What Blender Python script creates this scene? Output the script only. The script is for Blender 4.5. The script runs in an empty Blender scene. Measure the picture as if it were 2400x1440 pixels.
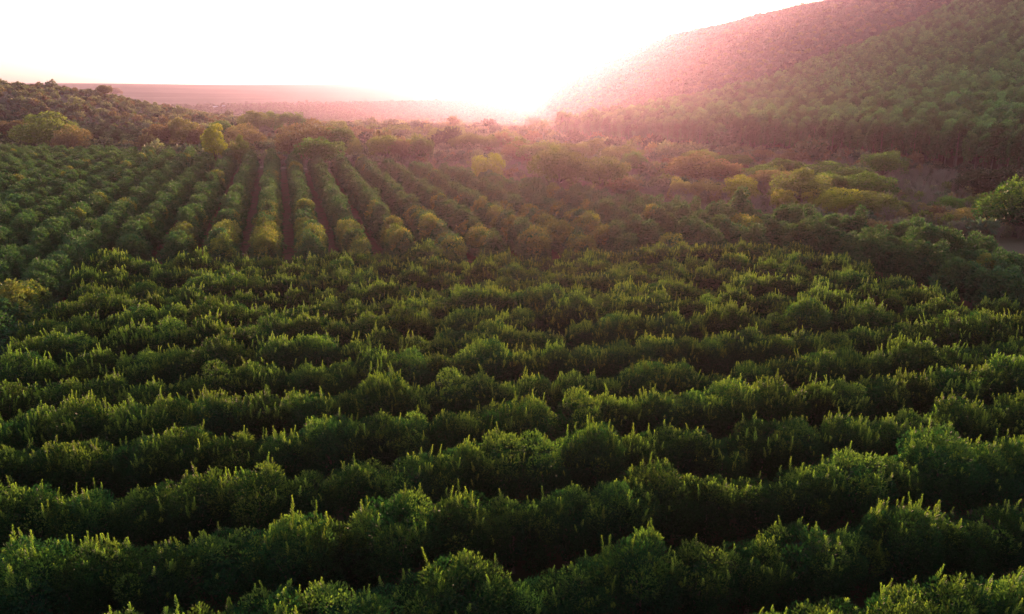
import bpy, math, random
import numpy as np
from mathutils import Vector, Matrix

# ------------------------------------------------------------------ camera, sky, sun, exposure
scene = bpy.context.scene
col = scene.collection
rng = np.random.default_rng(7)
random.seed(7)
R = math.radians

CAM_Z, PITCH, FPX = 34.5, R(15.9), 1848.0          # metres, radians, focal length in photo pixels (2400 wide)
cam_data = bpy.data.cameras.new('camera')
cam_data.sensor_width = 36.0
cam_data.lens = FPX / 2400 * 36.0
cam_data.clip_start, cam_data.clip_end = 0.5, 40000.0
cam = bpy.data.objects.new('camera', cam_data)
cam.location = (0, 0, CAM_Z)
cam.rotation_euler = (math.pi / 2 - PITCH, 0, 0)
col.objects.link(cam)
scene.camera = cam

SUN_EL, SUN_AZ = R(3.8), R(4.0)                     # azimuth to the right of the view direction (+Y)
world = bpy.data.worlds.new('World')
scene.world = world
world.use_nodes = True
wn, wl = world.node_tree.nodes, world.node_tree.links
wn.clear()
w_out = wn.new('ShaderNodeOutputWorld')
w_bg = wn.new('ShaderNodeBackground')
w_sky = wn.new('ShaderNodeTexSky')
w_sky.sky_type = 'NISHITA'
w_sky.sun_disc = False
w_sky.sun_elevation = SUN_EL
w_sky.sun_rotation = SUN_AZ
w_sky.altitude = 400
w_sky.air_density = 1.0
w_sky.dust_density = 3.0
w_sky.ozone_density = 2.0
w_hsv = wn.new('ShaderNodeHueSaturation')
w_hsv.inputs['Saturation'].default_value = 0.48
w_bg.inputs['Strength'].default_value = 0.15
wl.new(w_sky.outputs[0], w_hsv.inputs['Color'])
wl.new(w_hsv.outputs[0], w_bg.inputs['Color'])
wl.new(w_bg.outputs[0], w_out.inputs['Surface'])

sun_data = bpy.data.lights.new('sun', 'SUN')
sun_data.energy = 3.0
sun_data.angle = R(0.55)
sun_data.color = (1.0, 0.57, 0.37)
sun = bpy.data.objects.new('sun', sun_data)
sun_dir = Vector((math.sin(SUN_AZ) * math.cos(SUN_EL), math.cos(SUN_AZ) * math.cos(SUN_EL), math.sin(SUN_EL)))
sun.rotation_euler = sun_dir.to_track_quat('Z', 'Y').to_euler()
sun.location = (40, 700, 60)
col.objects.link(sun)

scene.view_settings.view_transform = 'Standard'
scene.view_settings.look = 'None'
scene.view_settings.exposure = 1.8
scene.view_settings.gamma = 1.0
scene.view_settings.use_curve_mapping = False
scene.render.engine = 'CYCLES'
cy = scene.cycles
cy.use_denoising = True
cy.denoising_prefilter = 'NONE'
cy.use_adaptive_sampling = False
cy.max_bounces = 5
cy.diffuse_bounces = 3
cy.glossy_bounces = 1
cy.transmission_bounces = 3
cy.transparent_max_bounces = 4
cy.volume_bounces = 0
cy.sample_clamp_indirect = 4.0
HAZE_DENSITY = 6.5e-5
HAZE_COLOR = (1.0, 0.69, 0.94)
HAZE_G = 0.80

# ------------------------------------------------------------------ small helpers
def sstep(a, b, x):
    t = np.clip((np.asarray(x, float) - a) / (b - a), 0, 1)
    return t * t * (3 - 2 * t)

def norm(v):
    return v / np.maximum(np.linalg.norm(v, axis=-1, keepdims=True), 1e-9)

def tag(o, label=None, cat=None, group=None, kind=None):
    if label: o['label'] = label
    if cat: o['category'] = cat
    if group: o['group'] = group
    if kind: o['kind'] = kind
    return o

ONES = ['zeroth', 'first', 'second', 'third', 'fourth', 'fifth', 'sixth', 'seventh', 'eighth', 'ninth', 'tenth', 'eleventh', 'twelfth',
        'thirteenth', 'fourteenth', 'fifteenth', 'sixteenth', 'seventeenth', 'eighteenth', 'nineteenth']
TENS = {20: 'twent', 30: 'thirt', 40: 'fort', 50: 'fift', 60: 'sixt', 70: 'sevent', 80: 'eight', 90: 'ninet'}
def ordinal(n):
    if n < 20: return ONES[n]
    if n >= 100:
        return 'hundredth' if n == 100 else 'hundred and ' + ordinal(n - 100)
    t = TENS[n // 10 * 10]
    return t + 'ieth' if n % 10 == 0 else t + 'y-' + ONES[n % 10]

class Geo:
    """collects leaf cards and tubes, builds ONE mesh"""
    def __init__(self):
        self.v, self.f, self.rnd, self.young, self.n = [], [], [], [], 0
    def add(self, v, f, rnd, young):
        v = np.asarray(v, float).reshape(-1, 3)
        self.v.append(v); self.f.append(np.asarray(f, np.int64) + self.n); self.n += len(v)
        self.rnd.append(np.broadcast_to(rnd, (len(v),)).astype(float))
        self.young.append(np.broadcast_to(young, (len(v),)).astype(float))
    def cards(self, P, A, N, L, W, rnd, young, bow=0.0):
        n = len(P)
        A = norm(A); B = norm(np.cross(A, N)); U = np.cross(B, A)
        L = np.broadcast_to(L, (n,))[:, None]; W = np.broadcast_to(W, (n,))[:, None]
        mid = P + A * L * .5 + U * L * bow
        V = np.stack([P, mid + B * W * .5, P + A * L, mid - B * W * .5], 1)
        F = np.arange(n * 4).reshape(n, 4)
        self.add(V, F, np.repeat(np.broadcast_to(rnd, (n,)), 4), np.repeat(np.broadcast_to(young, (n,)), 4))
    def tube(self, pts, rad, sides=5, rnd=.5, young=0):
        pts = np.asarray(pts, float); rad = np.broadcast_to(rad, (len(pts),))
        T = norm(np.gradient(pts, axis=0))
        ref = np.where(np.abs(T[:, 2:3]) > .9, np.array([[1., 0, 0]]), np.array([[0., 0, 1]]))
        X = norm(np.cross(T, ref)); Y = np.cross(T, X)
        a = np.arange(sides) * 2 * math.pi / sides
        V = pts[:, None] + (X[:, None] * np.cos(a)[None, :, None] + Y[:, None] * np.sin(a)[None, :, None]) * rad[:, None, None]
        k = np.arange(sides); F = []
        for i in range(len(pts) - 1):
            F.append(np.stack([i * sides + k, i * sides + (k + 1) % sides, (i + 1) * sides + (k + 1) % sides, (i + 1) * sides + k], 1))
        self.add(V.reshape(-1, 3), np.concatenate(F), rnd, young)
    def box(self, c, s):
        c, s = np.array(c, float), np.array(s, float) / 2
        v = np.array([[x, y, z] for x in (-1, 1) for y in (-1, 1) for z in (-1, 1)]) * s + c
        self.add(v, [[0, 1, 3, 2], [4, 6, 7, 5], [0, 4, 5, 1], [2, 3, 7, 6], [0, 2, 6, 4], [1, 5, 7, 3]], .5, 0)
    def mesh(self, name, mat):
        V = np.concatenate(self.v); F = np.concatenate(self.f)
        me = bpy.data.meshes.new(name)
        me.vertices.add(len(V)); me.vertices.foreach_set('co', V.astype(np.float32).ravel())
        me.loops.add(F.size); me.loops.foreach_set('vertex_index', F.astype(np.int32).ravel())
        me.polygons.add(len(F)); me.polygons.foreach_set('loop_start', np.arange(0, F.size, 4, dtype=np.int32))
        for nm, arr in (('rnd', self.rnd), ('young', self.young)):
            at = me.attributes.new(nm, 'FLOAT', 'POINT'); at.data.foreach_set('value', np.concatenate(arr).astype(np.float32))
        me.update(calc_edges=True)
        me.materials.append(mat)
        return me

def link(name, data, parent=None, loc=None):
    o = bpy.data.objects.new(name, data)
    col.objects.link(o)
    if parent is not None: o.parent = parent
    if loc is not None: o.location = loc
    return o

# ------------------------------------------------------------------ materials
def nodes_of(name):
    m = bpy.data.materials.new(name); m.use_nodes = True
    nt = m.node_tree; nt.nodes.clear()
    out = nt.nodes.new('ShaderNodeOutputMaterial')
    return m, nt.nodes, nt.links, out

def leaf_material(name, dark, light, young, trans=.35, rough=.6, var=.25, spec=.2):
    m, n, l, out = nodes_of(name)
    a = n.new('ShaderNodeAttribute'); a.attribute_name = 'rnd'
    y = n.new('ShaderNodeAttribute'); y.attribute_name = 'young'
    mx = n.new('ShaderNodeMixRGB'); mx.inputs[1].default_value = (*dark, 1); mx.inputs[2].default_value = (*light, 1)
    l.new(a.outputs['Fac'], mx.inputs[0])
    my = n.new('ShaderNodeMixRGB'); my.inputs[2].default_value = (*young, 1)
    l.new(y.outputs['Fac'], my.inputs[0]); l.new(mx.outputs[0], my.inputs[1])
    oi = n.new('ShaderNodeObjectInfo')
    mr = n.new('ShaderNodeMapRange'); mr.inputs['To Min'].default_value = 1 - var; mr.inputs['To Max'].default_value = 1 + var
    l.new(oi.outputs['Random'], mr.inputs['Value'])
    h = n.new('ShaderNodeHueSaturation'); l.new(mr.outputs[0], h.inputs['Value']); l.new(my.outputs[0], h.inputs['Color'])
    mh = n.new('ShaderNodeMath'); mh.operation = 'MULTIPLY_ADD'; mh.inputs[1].default_value = 37.0; mh.inputs[2].default_value = 0
    fr = n.new('ShaderNodeMath'); fr.operation = 'FRACT'
    l.new(oi.outputs['Random'], mh.inputs[0]); l.new(mh.outputs[0], fr.inputs[0])
    mr2 = n.new('ShaderNodeMapRange'); mr2.inputs['To Min'].default_value = .474; mr2.inputs['To Max'].default_value = .512
    l.new(fr.outputs[0], mr2.inputs['Value']); l.new(mr2.outputs[0], h.inputs['Hue'])
    p = n.new('ShaderNodeBsdfPrincipled'); p.inputs['Roughness'].default_value = rough
    p.inputs['Specular IOR Level'].default_value = spec
    t = n.new('ShaderNodeBsdfTranslucent')
    br = n.new('ShaderNodeMixRGB'); br.blend_type = 'MULTIPLY'; br.inputs[0].default_value = 1
    br.inputs[2].default_value = (1.5, 1.95, .65, 1)
    l.new(h.outputs[0], br.inputs[1]); l.new(h.outputs[0], p.inputs['Base Color']); l.new(br.outputs[0], t.inputs['Color'])
    ms = n.new('ShaderNodeMixShader'); ms.inputs[0].default_value = trans
    l.new(p.outputs[0], ms.inputs[1]); l.new(t.outputs[0], ms.inputs[2]); l.new(ms.outputs[0], out.inputs['Surface'])
    return m

def bark_material(name, c1, c2, scale=3.0):
    m, n, l, out = nodes_of(name)
    tc = n.new('ShaderNodeTexCoord'); mp = n.new('ShaderNodeMapping'); mp.inputs['Scale'].default_value = (scale, scale, scale * .25)
    nz = n.new('ShaderNodeTexNoise'); nz.inputs['Scale'].default_value = 2.0; nz.inputs['Detail'].default_value = 4
    cr = n.new('ShaderNodeMixRGB'); cr.inputs[1].default_value = (*c1, 1); cr.inputs[2].default_value = (*c2, 1)
    p = n.new('ShaderNodeBsdfPrincipled'); p.inputs['Roughness'].default_value = .85
    l.new(tc.outputs['Object'], mp.inputs[0]); l.new(mp.outputs[0], nz.inputs['Vector']); l.new(nz.outputs['Fac'], cr.inputs[0])
    l.new(cr.outputs[0], p.inputs['Base Color']); l.new(p.outputs[0], out.inputs['Surface'])
    return m

def plain_material(name, c, rough=.7, c2=None, scale=.8):
    m, n, l, out = nodes_of(name)
    p = n.new('ShaderNodeBsdfPrincipled'); p.inputs['Roughness'].default_value = rough
    tc = n.new('ShaderNodeTexCoord')
    nz = n.new('ShaderNodeTexNoise'); nz.inputs['Scale'].default_value = scale; nz.inputs['Detail'].default_value = 5
    cr = n.new('ShaderNodeMixRGB'); cr.inputs[1].default_value = (*c, 1); cr.inputs[2].default_value = (*(c2 or [x * .75 for x in c]), 1)
    l.new(tc.outputs['Object'], nz.inputs['Vector']); l.new(nz.outputs['Fac'], cr.inputs[0])
    l.new(cr.outputs[0], p.inputs['Base Color']); l.new(p.outputs[0], out.inputs['Surface'])
    return m

M = {
    'orchard_leaf': leaf_material('orchard_leaf', (.006, .031, .021), (.017, .064, .029), (.23, .29, .06), .43, var=.32, spec=.16),
    'hedge_leaf': leaf_material('hedge_leaf', (.025, .078, .045), (.068, .140, .076), (.34, .28, .065), .34, var=.18, spec=.16),
    'euc_leaf': leaf_material('euc_leaf', (.024, .095, .050), (.075, .195, .092), (.19, .32, .13), .3, var=.5, spec=.16),
    'green_leaf': leaf_material('green_leaf', (.03, .078, .024), (.068, .14, .038), (.16, .23, .06), .38, spec=.16),
    'olive_leaf': leaf_material('olive_leaf', (.09, .115, .04), (.16, .18, .06), (.29, .29, .09), .35, spec=.16),
    'yellow_leaf': leaf_material('yellow_leaf', (.15, .16, .03), (.26, .25, .045), (.42, .35, .065), .4, spec=.16),
    'brown_leaf': leaf_material('brown_leaf', (.14, .085, .06), (.24, .155, .095), (.36, .24, .12), .3, spec=.2),
    'tan_leaf': leaf_material('tan_leaf', (.22, .16, .08), (.32, .24, .12), (.4, .3, .14), .35, spec=.2),
    'dark_leaf': leaf_material('dark_leaf', (.016, .034, .022), (.034, .056, .032), (.06, .08, .04), .28),
    'scrub_leaf': leaf_material('scrub_leaf', (.10, .115, .08), (.235, .205, .155), (.33, .27, .18), .3, var=.4, spec=.2),
    'hill_leaf': leaf_material('hill_leaf', (.05, .082, .062), (.09, .125, .09), (.13, .16, .11), .25, var=.3, spec=.16),
    'twig': bark_material('twig', (.17, .13, .10), (.28, .22, .17)),
    'bark': bark_material('bark', (.07, .05, .038), (.14, .11, .085)),
    'pale_bark': bark_material('pale_bark', (.10, .085, .07), (.24, .20, .165)),
    'stem': bark_material('stem', (.10, .09, .03), (.16, .14, .05)),
    'white': plain_material('white_paint', (.75, .75, .74), .5),
    'roof': plain_material('roof_sheet', (.55, .60, .66), .45),
    'wall': plain_material('shed_wall', (.6, .57, .52), .8),
    'wood': plain_material('pole_wood', (.12, .09, .07), .85),
}

# ------------------------------------------------------------------ terrain
NZ = [(rng.uniform(0, 6.28), rng.uniform(0, 6.28), rng.uniform(.6, 1.5), rng.uniform(.6, 1.5)) for _ in range(9)]
def wav(x, y, s):
    r = 0
    for i, (a, b, p, q) in enumerate(NZ):
        r = r + np.sin(x / s * p * (1 + i * .35) + a + 1.3 * np.sin(y / s * q * .7 + b)) * np.cos(y / s * q * (1 + i * .3) + b) / (1 + i * .6)
    return r / 3.0

CX = [-300, 40, 92, 164, 294, 373, 433, 547, 615, 800, 1200, 2500, 6000]
CZ = [-60, -45, 14, 58, 112, 127, 142, 163, 177, 208, 240, 240, 120]
def height(x, y):
    x = np.asarray(x, float); y = np.asarray(y, float)
    d = np.hypot(x, y)
    base = -7 * sstep(330, 620, y) - 30 * sstep(600, 1500, d) + 68 * sstep(1500, 3900, d)
    base = base + wav(x, y, 420) * 6 * sstep(700, 1600, d) + wav(x + 90, y, 1700) * 13 * sstep(1500, 3000, d) + 5 * wav(x, y + 50, 500) * sstep(1800, 3000, d)
    # hill on the left
    left = 46 * np.exp(-((np.minimum(x + 470, 0) / 500) ** 2)) * np.exp(-((np.maximum(x + 470, 0) / 165) ** 2)) * sstep(385, 640, y) * (1 - sstep(720, 1150, y))
    left = left * (1 + .10 * wav(x, y, 90))
    # planted spur on the right
    s = (x - 33) * .93 + (y - 630) * .367
    r = (x - 149) * -.605 + (y - 684) * .796
    sp = np.maximum(s, 0)
    spur = np.interp(sp, [0, 60, 120, 172, 215, 254, 310, 373, 470, 580, 1000], [0, 6, 14, 23, 31, 40, 57, 77, 109, 145, 250])
    spur = spur * (1 + .06 * wav(x, y, 120)) - .36 * np.maximum(r + 4 * wav(x, y, 60), 0)
    spur = spur - .2 * np.maximum(-y + 150, 0)
    spur = np.where(s > 0, spur, 0)
    # far hill behind it
    c = np.interp(x, CX, CZ)
    yc = 1610 - .27 * np.clip(x, 0, 1500)
    t = (y - yc)
    prof = np.where(t < 0, 1 - sstep(0, 760, -t) * 1.0, 1 - sstep(0, 1500, t))
    hill = (c + 45) * prof - 45 + wav(x, y, 150) * 5 * np.clip(c / 100, 0, 1)
    z = base + left
    z = np.maximum(z, base + np.maximum(spur, 0))
    z = np.maximum(z, hill)
    return z

def ground_z(x, y):
    return float(height(np.array([x]), np.array([y]))[0])

FW = np.array([0, math.cos(PITCH), -math.sin(PITCH)]); UP = np.array([0, math.sin(PITCH), math.cos(PITCH)]); RT = np.array([1., 0, 0])
def project(x, y, z):
    p = np.stack(np.broadcast_arrays(np.asarray(x, float), y, np.asarray(z, float) - CAM_Z), -1)
    w = p @ FW
    return 1200 + FPX * (p @ RT) / w, 720 - FPX * (p @ UP) / w, w

def at(px, py):
    """ground point seen at a photo pixel -> (x, y, z, depth)"""
    d = FW + RT * (px - 1200) / FPX + UP * (720 - py) / FPX
    t = np.geomspace(20, 9000, 6000)
    P = d[None] * t[:, None]; P[:, 2] += CAM_Z
    below = P[:, 2] < height(P[:, 0], P[:, 1])
    i = int(np.argmax(below)) if below.any() else len(t) - 1
    return P[i, 0], P[i, 1], float(height(P[i:i+1, 0], P[i:i+1, 1])[0]), t[i]

def inside(poly, x, y):
    x = np.asarray(x, float); y = np.asarray(y, float)
    r = np.zeros(x.shape, bool); n = len(poly)
    for i in range(n):
        (x1, y1), (x2, y2) = poly[i], poly[(i + 1) % n]
        c = (y1 > y) != (y2 > y)
        with np.errstate(divide='ignore', invalid='ignore'):
            r ^= c & (x < (x2 - x1) * (y - y1) / (y2 - y1 + 1e-12) + x1)
    return r

NEAR_BLOCK = [(-71, 134), (56, 142), (60, 125), (72, 92), (84, 10), (-42, 10), (-58, 84)]
FAR_BLOCK = [(-330, 400), (-167, 352), (-97, 326), (-63, 314), (-30, 283), (-14, 262), (27, 212), (64, 183), (92, 138), (125, 70), (140, 40),
             (80, 40), (80, 92), (67, 126), (61, 148), (-75.5, 140), (-62.5, 84), (-48, 30), (-330, 30)]
def plantation_s(x, y):                              # metres behind the front edge of the plantation
    return (np.asarray(x) - 33) * .93 + (np.asarray(y) - 630) * .367 + 9 * np.sin(np.asarray(y) / 70.)

# one sheet out to the horizon
def build_ground():
    ang = np.concatenate([np.linspace(-62, 62, 461), np.linspace(62, 298, 90)[1:-1]]) * math.pi / 180
    rad = np.concatenate([[0.0], np.geomspace(8, 4200, 250)])
    A, D = np.meshgrid(ang, rad)
    X, Y = D * np.sin(A), D * np.cos(A)
    Z = height(X, Y)
    V = np.stack([X, Y, Z], -1).reshape(-1, 3)
    nr, na = A.shape
    i, j = np.meshgrid(np.arange(nr - 1), np.arange(na), indexing='ij')
    j2 = (j + 1) % na
    F = np.stack([i * na + j, i * na + j2, (i + 1) * na + j2, (i + 1) * na + j], -1).reshape(-1, 4)
    g = Geo(); g.add(V, F, .5, 0)
    m, n, l, out = nodes_of('soil_and_dry_grass')
    zone = n.new('ShaderNodeAttribute'); zone.attribute_name = 'zone'
    tc = n.new('ShaderNodeTexCoord')
    def noise(scale, det=6):
        nz = n.new('ShaderNodeTexNoise'); nz.inputs['Scale'].default_value = scale; nz.inputs['Detail'].default_value = det
        nz.inputs['Roughness'].default_value = .65
        l.new(tc.outputs['Object'], nz.inputs['Vector']); return nz.outputs['Fac']
    def ramp(src, stops):
        c = n.new('ShaderNodeValToRGB'); e = c.color_ramp.elements
        e[0].position, e[0].color = stops[0][0], (*stops[0][1], 1); e[1].position, e[1].color = stops[-1][0], (*stops[-1][1], 1)
        for p_, c_ in stops[1:-1]:
            k = e.new(p_); k.color = (*c_, 1)
        l.new(src, c.inputs[0]); return c.outputs[0]
    orchard = ramp(noise(.35), [(.35, (.13, .062, .042)), (.52, (.16, .085, .055)), (.62, (.075, .085, .032)), (.75, (.05, .07, .025))])
    dry = ramp(noise(.06), [(.3, (.085, .08, .042)), (.5, (.14, .11, .075)), (.65, (.13, .085, .06)), (.8, (.18, .15, .10))])
    mpf = n.new('ShaderNodeMapping'); mpf.inputs['Scale'].default_value = (.45, 1.6, 1.0)
    nzf = n.new('ShaderNodeTexNoise'); nzf.inputs['Scale'].default_value = .004; nzf.inputs['Detail'].default_value = 10; nzf.inputs['Roughness'].default_value = .7
    l.new(tc.outputs['Object'], mpf.inputs[0]); l.new(mpf.outputs[0], nzf.inputs['Vector'])
    far = ramp(nzf.outputs['Fac'], [(.32, (.025, .035, .026)), (.48, (.045, .055, .04)), (.6, (.075, .075, .058)), (.76, (.17, .145, .12))])
    sep = n.new('ShaderNodeSeparateColor'); l.new(zone.outputs['Color'], sep.inputs[0])
    a = n.new('ShaderNodeMixRGB'); l.new(sep.outputs[0], a.inputs[0]); l.new(dry, a.inputs[1]); l.new(orchard, a.inputs[2])
    b = n.new('ShaderNodeMixRGB'); l.new(sep.outputs[1], b.inputs[0]); l.new(a.outputs[0], b.inputs[1]); l.new(far, b.inputs[2])
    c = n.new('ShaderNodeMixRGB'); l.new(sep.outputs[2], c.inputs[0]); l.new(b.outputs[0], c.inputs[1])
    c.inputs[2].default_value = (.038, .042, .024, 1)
    p = n.new('ShaderNodeBsdfPrincipled'); p.inputs['Roughness'].default_value = .95; p.inputs['Specular IOR Level'].default_value = .1
    bp = n.new('ShaderNodeBump'); bp.inputs['Strength'].default_value = .5; bp.inputs['Distance'].default_value = .2
    l.new(noise(1.2), bp.inputs['Height']); l.new(bp.outputs[0], p.inputs['Normal'])
    l.new(c.outputs[0], p.inputs['Base Color']); l.new(p.outputs[0], out.inputs['Surface'])
    me = g.mesh('ground', m)
    x, y = V[:, 0], V[:, 1]; d = np.hypot(x, y)
    z = np.zeros((len(V), 4)); z[:, 3] = 1
    z[:, 0] = (inside(NEAR_BLOCK, x, y) | inside(FAR_BLOCK, x, y) | (y < 60)).astype(float)
    z[:, 1] = sstep(650, 1200, d)
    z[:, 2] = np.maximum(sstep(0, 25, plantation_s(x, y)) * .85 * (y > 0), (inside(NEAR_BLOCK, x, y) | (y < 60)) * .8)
    ca = me.color_attributes.new('zone', 'FLOAT_COLOR', 'POINT'); ca.data.foreach_set('color', z.astype(np.float32).ravel())
    me.polygons.foreach_set('use_smooth', np.ones(len(F), bool))
    o = link('ground', me); tag(o, kind='structure'); return o
ground = build_ground()

# haze: one closed box of even air round everything
def build_haze():
    g = Geo(); g.box((0, 0, 108), (8600, 8600, 336))
    m, n, l, out = nodes_of('evening_haze')
    v = n.new('ShaderNodeVolumePrincipled')
    v.inputs['Color'].default_value = (*HAZE_COLOR, 1); v.inputs['Density'].default_value = HAZE_DENSITY
    v.inputs['Anisotropy'].default_value = HAZE_G
    l.new(v.outputs[0], out.inputs['Volume'])
    o = link('haze', g.mesh('haze', m)); tag(o, kind='stuff')
    m.volume_intersection_method = 'ACCURATE' if hasattr(m, 'volume_intersection_method') else 'FAST'
try:
    build_haze()
except (AttributeError, TypeError):
    pass

# ------------------------------------------------------------------ tree builders (one mesh per part)
def rand_dirs(n, r):
    v = r.normal(size=(n, 3)); return norm(v)

def lobed_crown(r, centres, radii, outward, per, L, W, mat, name, up=.3, droop=0., young=None, spread=.55, shell=(.72, 1.06), bow=.08, core=None):
    """leaf cards scattered over many overlapping clumps"""
    g = Geo()
    for i in range(len(centres)):
        n = int(per * (radii[i] / np.mean(radii)) ** 2)
        d = rand_dirs(n * 2, r)
        keep = (d @ outward[i]) > -.35 + .3 * r.random(n * 2)
        d = d[keep][:n]; n = len(d)
        rr = radii[i] * r.uniform(shell[0], shell[1], n)[:, None]
        P = centres[i] + d * rr
        A = norm(d * .7 + outward[i] * .35 + np.array([0, 0, up - droop]) + r.normal(size=(n, 3)) * spread)
        N = norm(d + r.normal(size=(n, 3)) * .8)
        yv = 0. if young is None else np.clip(young[i] * (.4 + .6 * np.clip(d[:, 2] + .4, 0, 1)) * r.uniform(.5, 1.2, n), 0, 1)
        g.cards(P, A, N, L * r.uniform(.7, 1.25, n), W * r.uniform(.8, 1.2, n), np.clip(.5 + .28 * r.normal(size=n), 0, 1), yv, bow)
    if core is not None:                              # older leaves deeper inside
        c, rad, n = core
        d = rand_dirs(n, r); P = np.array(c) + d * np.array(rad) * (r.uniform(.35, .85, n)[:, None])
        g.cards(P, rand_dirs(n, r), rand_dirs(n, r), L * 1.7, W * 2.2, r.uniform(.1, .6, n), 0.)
    return g

def trunk_mesh(r, name, h, rad, limbs, spreadr, fork, mat, sides=6):
    g = Geo()
    lean = r.normal(size=2) * .05 * h
    g.tube([(0, 0, -.25), (0, 0, .2), (lean[0] * .4, lean[1] * .4, h * .5), (lean[0], lean[1], h)], [rad * 1.45, rad * 1.1, rad * .8, rad * .35], sides)
    for k in range(limbs):
        a = k * 2 * math.pi / limbs + r.uniform(-.4, .4)
        z0 = h * fork * r.uniform(.8, 1.25); z1 = h * r.uniform(.8, 1.15)
        e = np.array([math.cos(a), math.sin(a)]) * spreadr * r.uniform(.7, 1.1)
        g.tube([(0, 0, z0), (e[0] * .45, e[1] * .45, z0 + (z1 - z0) * .45), (e[0], e[1], z1)], [rad * .55, rad * .38, rad * .12], 5)
    return g.mesh(name, mat)

def shoot_geo(g, r, base, direc, length, rnd=.6):
    direc = norm(np.array(direc, float)[None])[0]
    tip = base + direc * length + np.array([r.normal() * .06, r.normal() * .06, 0]) * length
    t = np.linspace(0, 1, 4)[:, None]
    side = r.normal(size=3) * .05 * length; side[2] = 0
    path = base + (tip - base) * t + side * np.sin(t * math.pi)
    g.tube(path, [.022, .018, .013, .006], 3, .5, .6)
    nw = max(4, int(length / .095))
    for k in range(nw):
        u = (k + .8) / nw
        p = base + (tip - base) * u + side * math.sin(u * math.pi)
        a = r.uniform(0, 6.28) + np.arange(3) * 2.094
        rad = np.stack([np.cos(a), np.sin(a), np.zeros(3)], 1)
        A = rad * (.95 - .5 * u) + direc * (.55 + .6 * u)
        g.cards(np.repeat(p[None], 3, 0), A, direc + rad * -.3, .26 * (1.05 - .45 * u) * r.uniform(.85, 1.2), .085, np.full(3, r.uniform(.3, 1)), np.clip(.55 + .45 * u + r.normal() * .1, 0, 1), .05)

def orchard_variant(seed):
    """bushy dome-shaped orchard tree, foliage down to the ground, upright young shoots on top"""
    r = np.random.default_rng(seed)
    n = 54
    d = rand_dirs(400, r); d = d[d[:, 2] > -.62][:n]
    size = np.array([3.2, 2.6, 2.95]) * r.uniform(.94, 1.06, 3)
    radii = r.uniform(.62, 1.08, n)
    C = d * size * r.uniform(.66, .9, n)[:, None]; C[:, 2] += 3.0
    yng = np.where((C[:, 2] > 4.0), r.choice([.05, .2, .5], n), .02)
    g = lobed_crown(r, C, radii, d, 165, .235, .10, None, '', up=.45, young=yng, spread=.5, core=((0, 0, 2.9), (2.3, 2.1, 2.4), 900))
    crown = g.mesh('orchard_crown', M['orchard_leaf'])
    trunk = trunk_mesh(r, 'orchard_trunk', 3.2, .15, 5, 1.3, .3, M['bark'])
    tops = [i for i in np.argsort(-C[:, 2])[:26]]
    shoots = []
    for k in range(r.integers(24, 42)):
        i = r.choice(tops)
        b = C[i] + norm((d[i] + np.array([0, 0, .9]) + r.normal(size=3) * .5)[None])[0] * radii[i] * .85
        shoots.append((b, np.array([r.normal() * .13, r.normal() * .13, 1.]), float(np.clip(r.gamma(3.4, .19), .3, 1.35))))
    shoots.sort(key=lambda q: -q[2])
    return dict(crown=crown, trunk=trunk, shoots=shoots, seed=seed)

SH_R = np.random.default_rng(99)
SHOOT_MESHES = []
for k in range(6):
    g = Geo(); shoot_geo(g, SH_R, np.zeros(3), (0, 0, 1), 1.0); SHOOT_MESHES.append(g.mesh('shoot', M['orchard_leaf']))
ORCH = [orchard_variant(100 + k) for k in range(12)]
for v in ORCH:
    r = np.random.default_rng(v['seed'] + 500)
    ga, gs = Geo(), Geo()
    for i, (b, dd, L) in enumerate(v['shoots']):
        shoot_geo(ga, r, b, dd, L)
        if i >= 7: shoot_geo(gs, r, b, dd, L)
        shoot_geo(ga, r, b + r.normal(size=3) * np.array([.5, .5, .12]), dd + r.normal(size=3) * .1, L * r.uniform(.6, 1.1))
    v['all_shoots'] = ga.mesh('shoots', M['orchard_leaf']); v['short_shoots'] = gs.mesh('shoots', M['orchard_leaf'])

def hedge_variant(seed, gold):
    """dense rounded tree of the long rows behind"""
    r = np.random.default_rng(seed)
    n = 40
    d = rand_dirs(400, r); d = d[d[:, 2] > -.6][:n]
    size = np.array([2.9, 1.9, 3.5]) * r.uniform(.95, 1.05, 3)
    radii = r.uniform(.5, 1.1, n)
    C = d * size * r.uniform(.55, 1.05, n)[:, None]; C[:, 2] += 3.6
    C[:, :2] *= np.clip(1.1 - .13 * np.maximum(C[:, 2:3] - 3.2, 0), .45, 1.1); C += r.normal(size=C.shape) * .22
    yng = np.where(C[:, 2] > 3.8, r.uniform(.45, 1, n), .1) if gold else np.where(C[:, 2] > 4, r.uniform(.02, .18, n), .0)
    g = lobed_crown(r, C, radii, d, 72, .46, .21, None, '', up=.15, droop=.2, young=yng, spread=.65, shell=(.62, 1.08), core=((0, 0, 3.4), (2.2, 1.7, 2.7), 600))
    return dict(crown=g.mesh('hedge_crown', M['hedge_leaf']), trunk=trunk_mesh(r, 'hedge_trunk', 3.6, .16, 4, 1.2, .3, M['bark'], 5))
HEDGE = [hedge_variant(200 + k, False) for k in range(5)] + [hedge_variant(230 + k, True) for k in range(4)]

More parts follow.
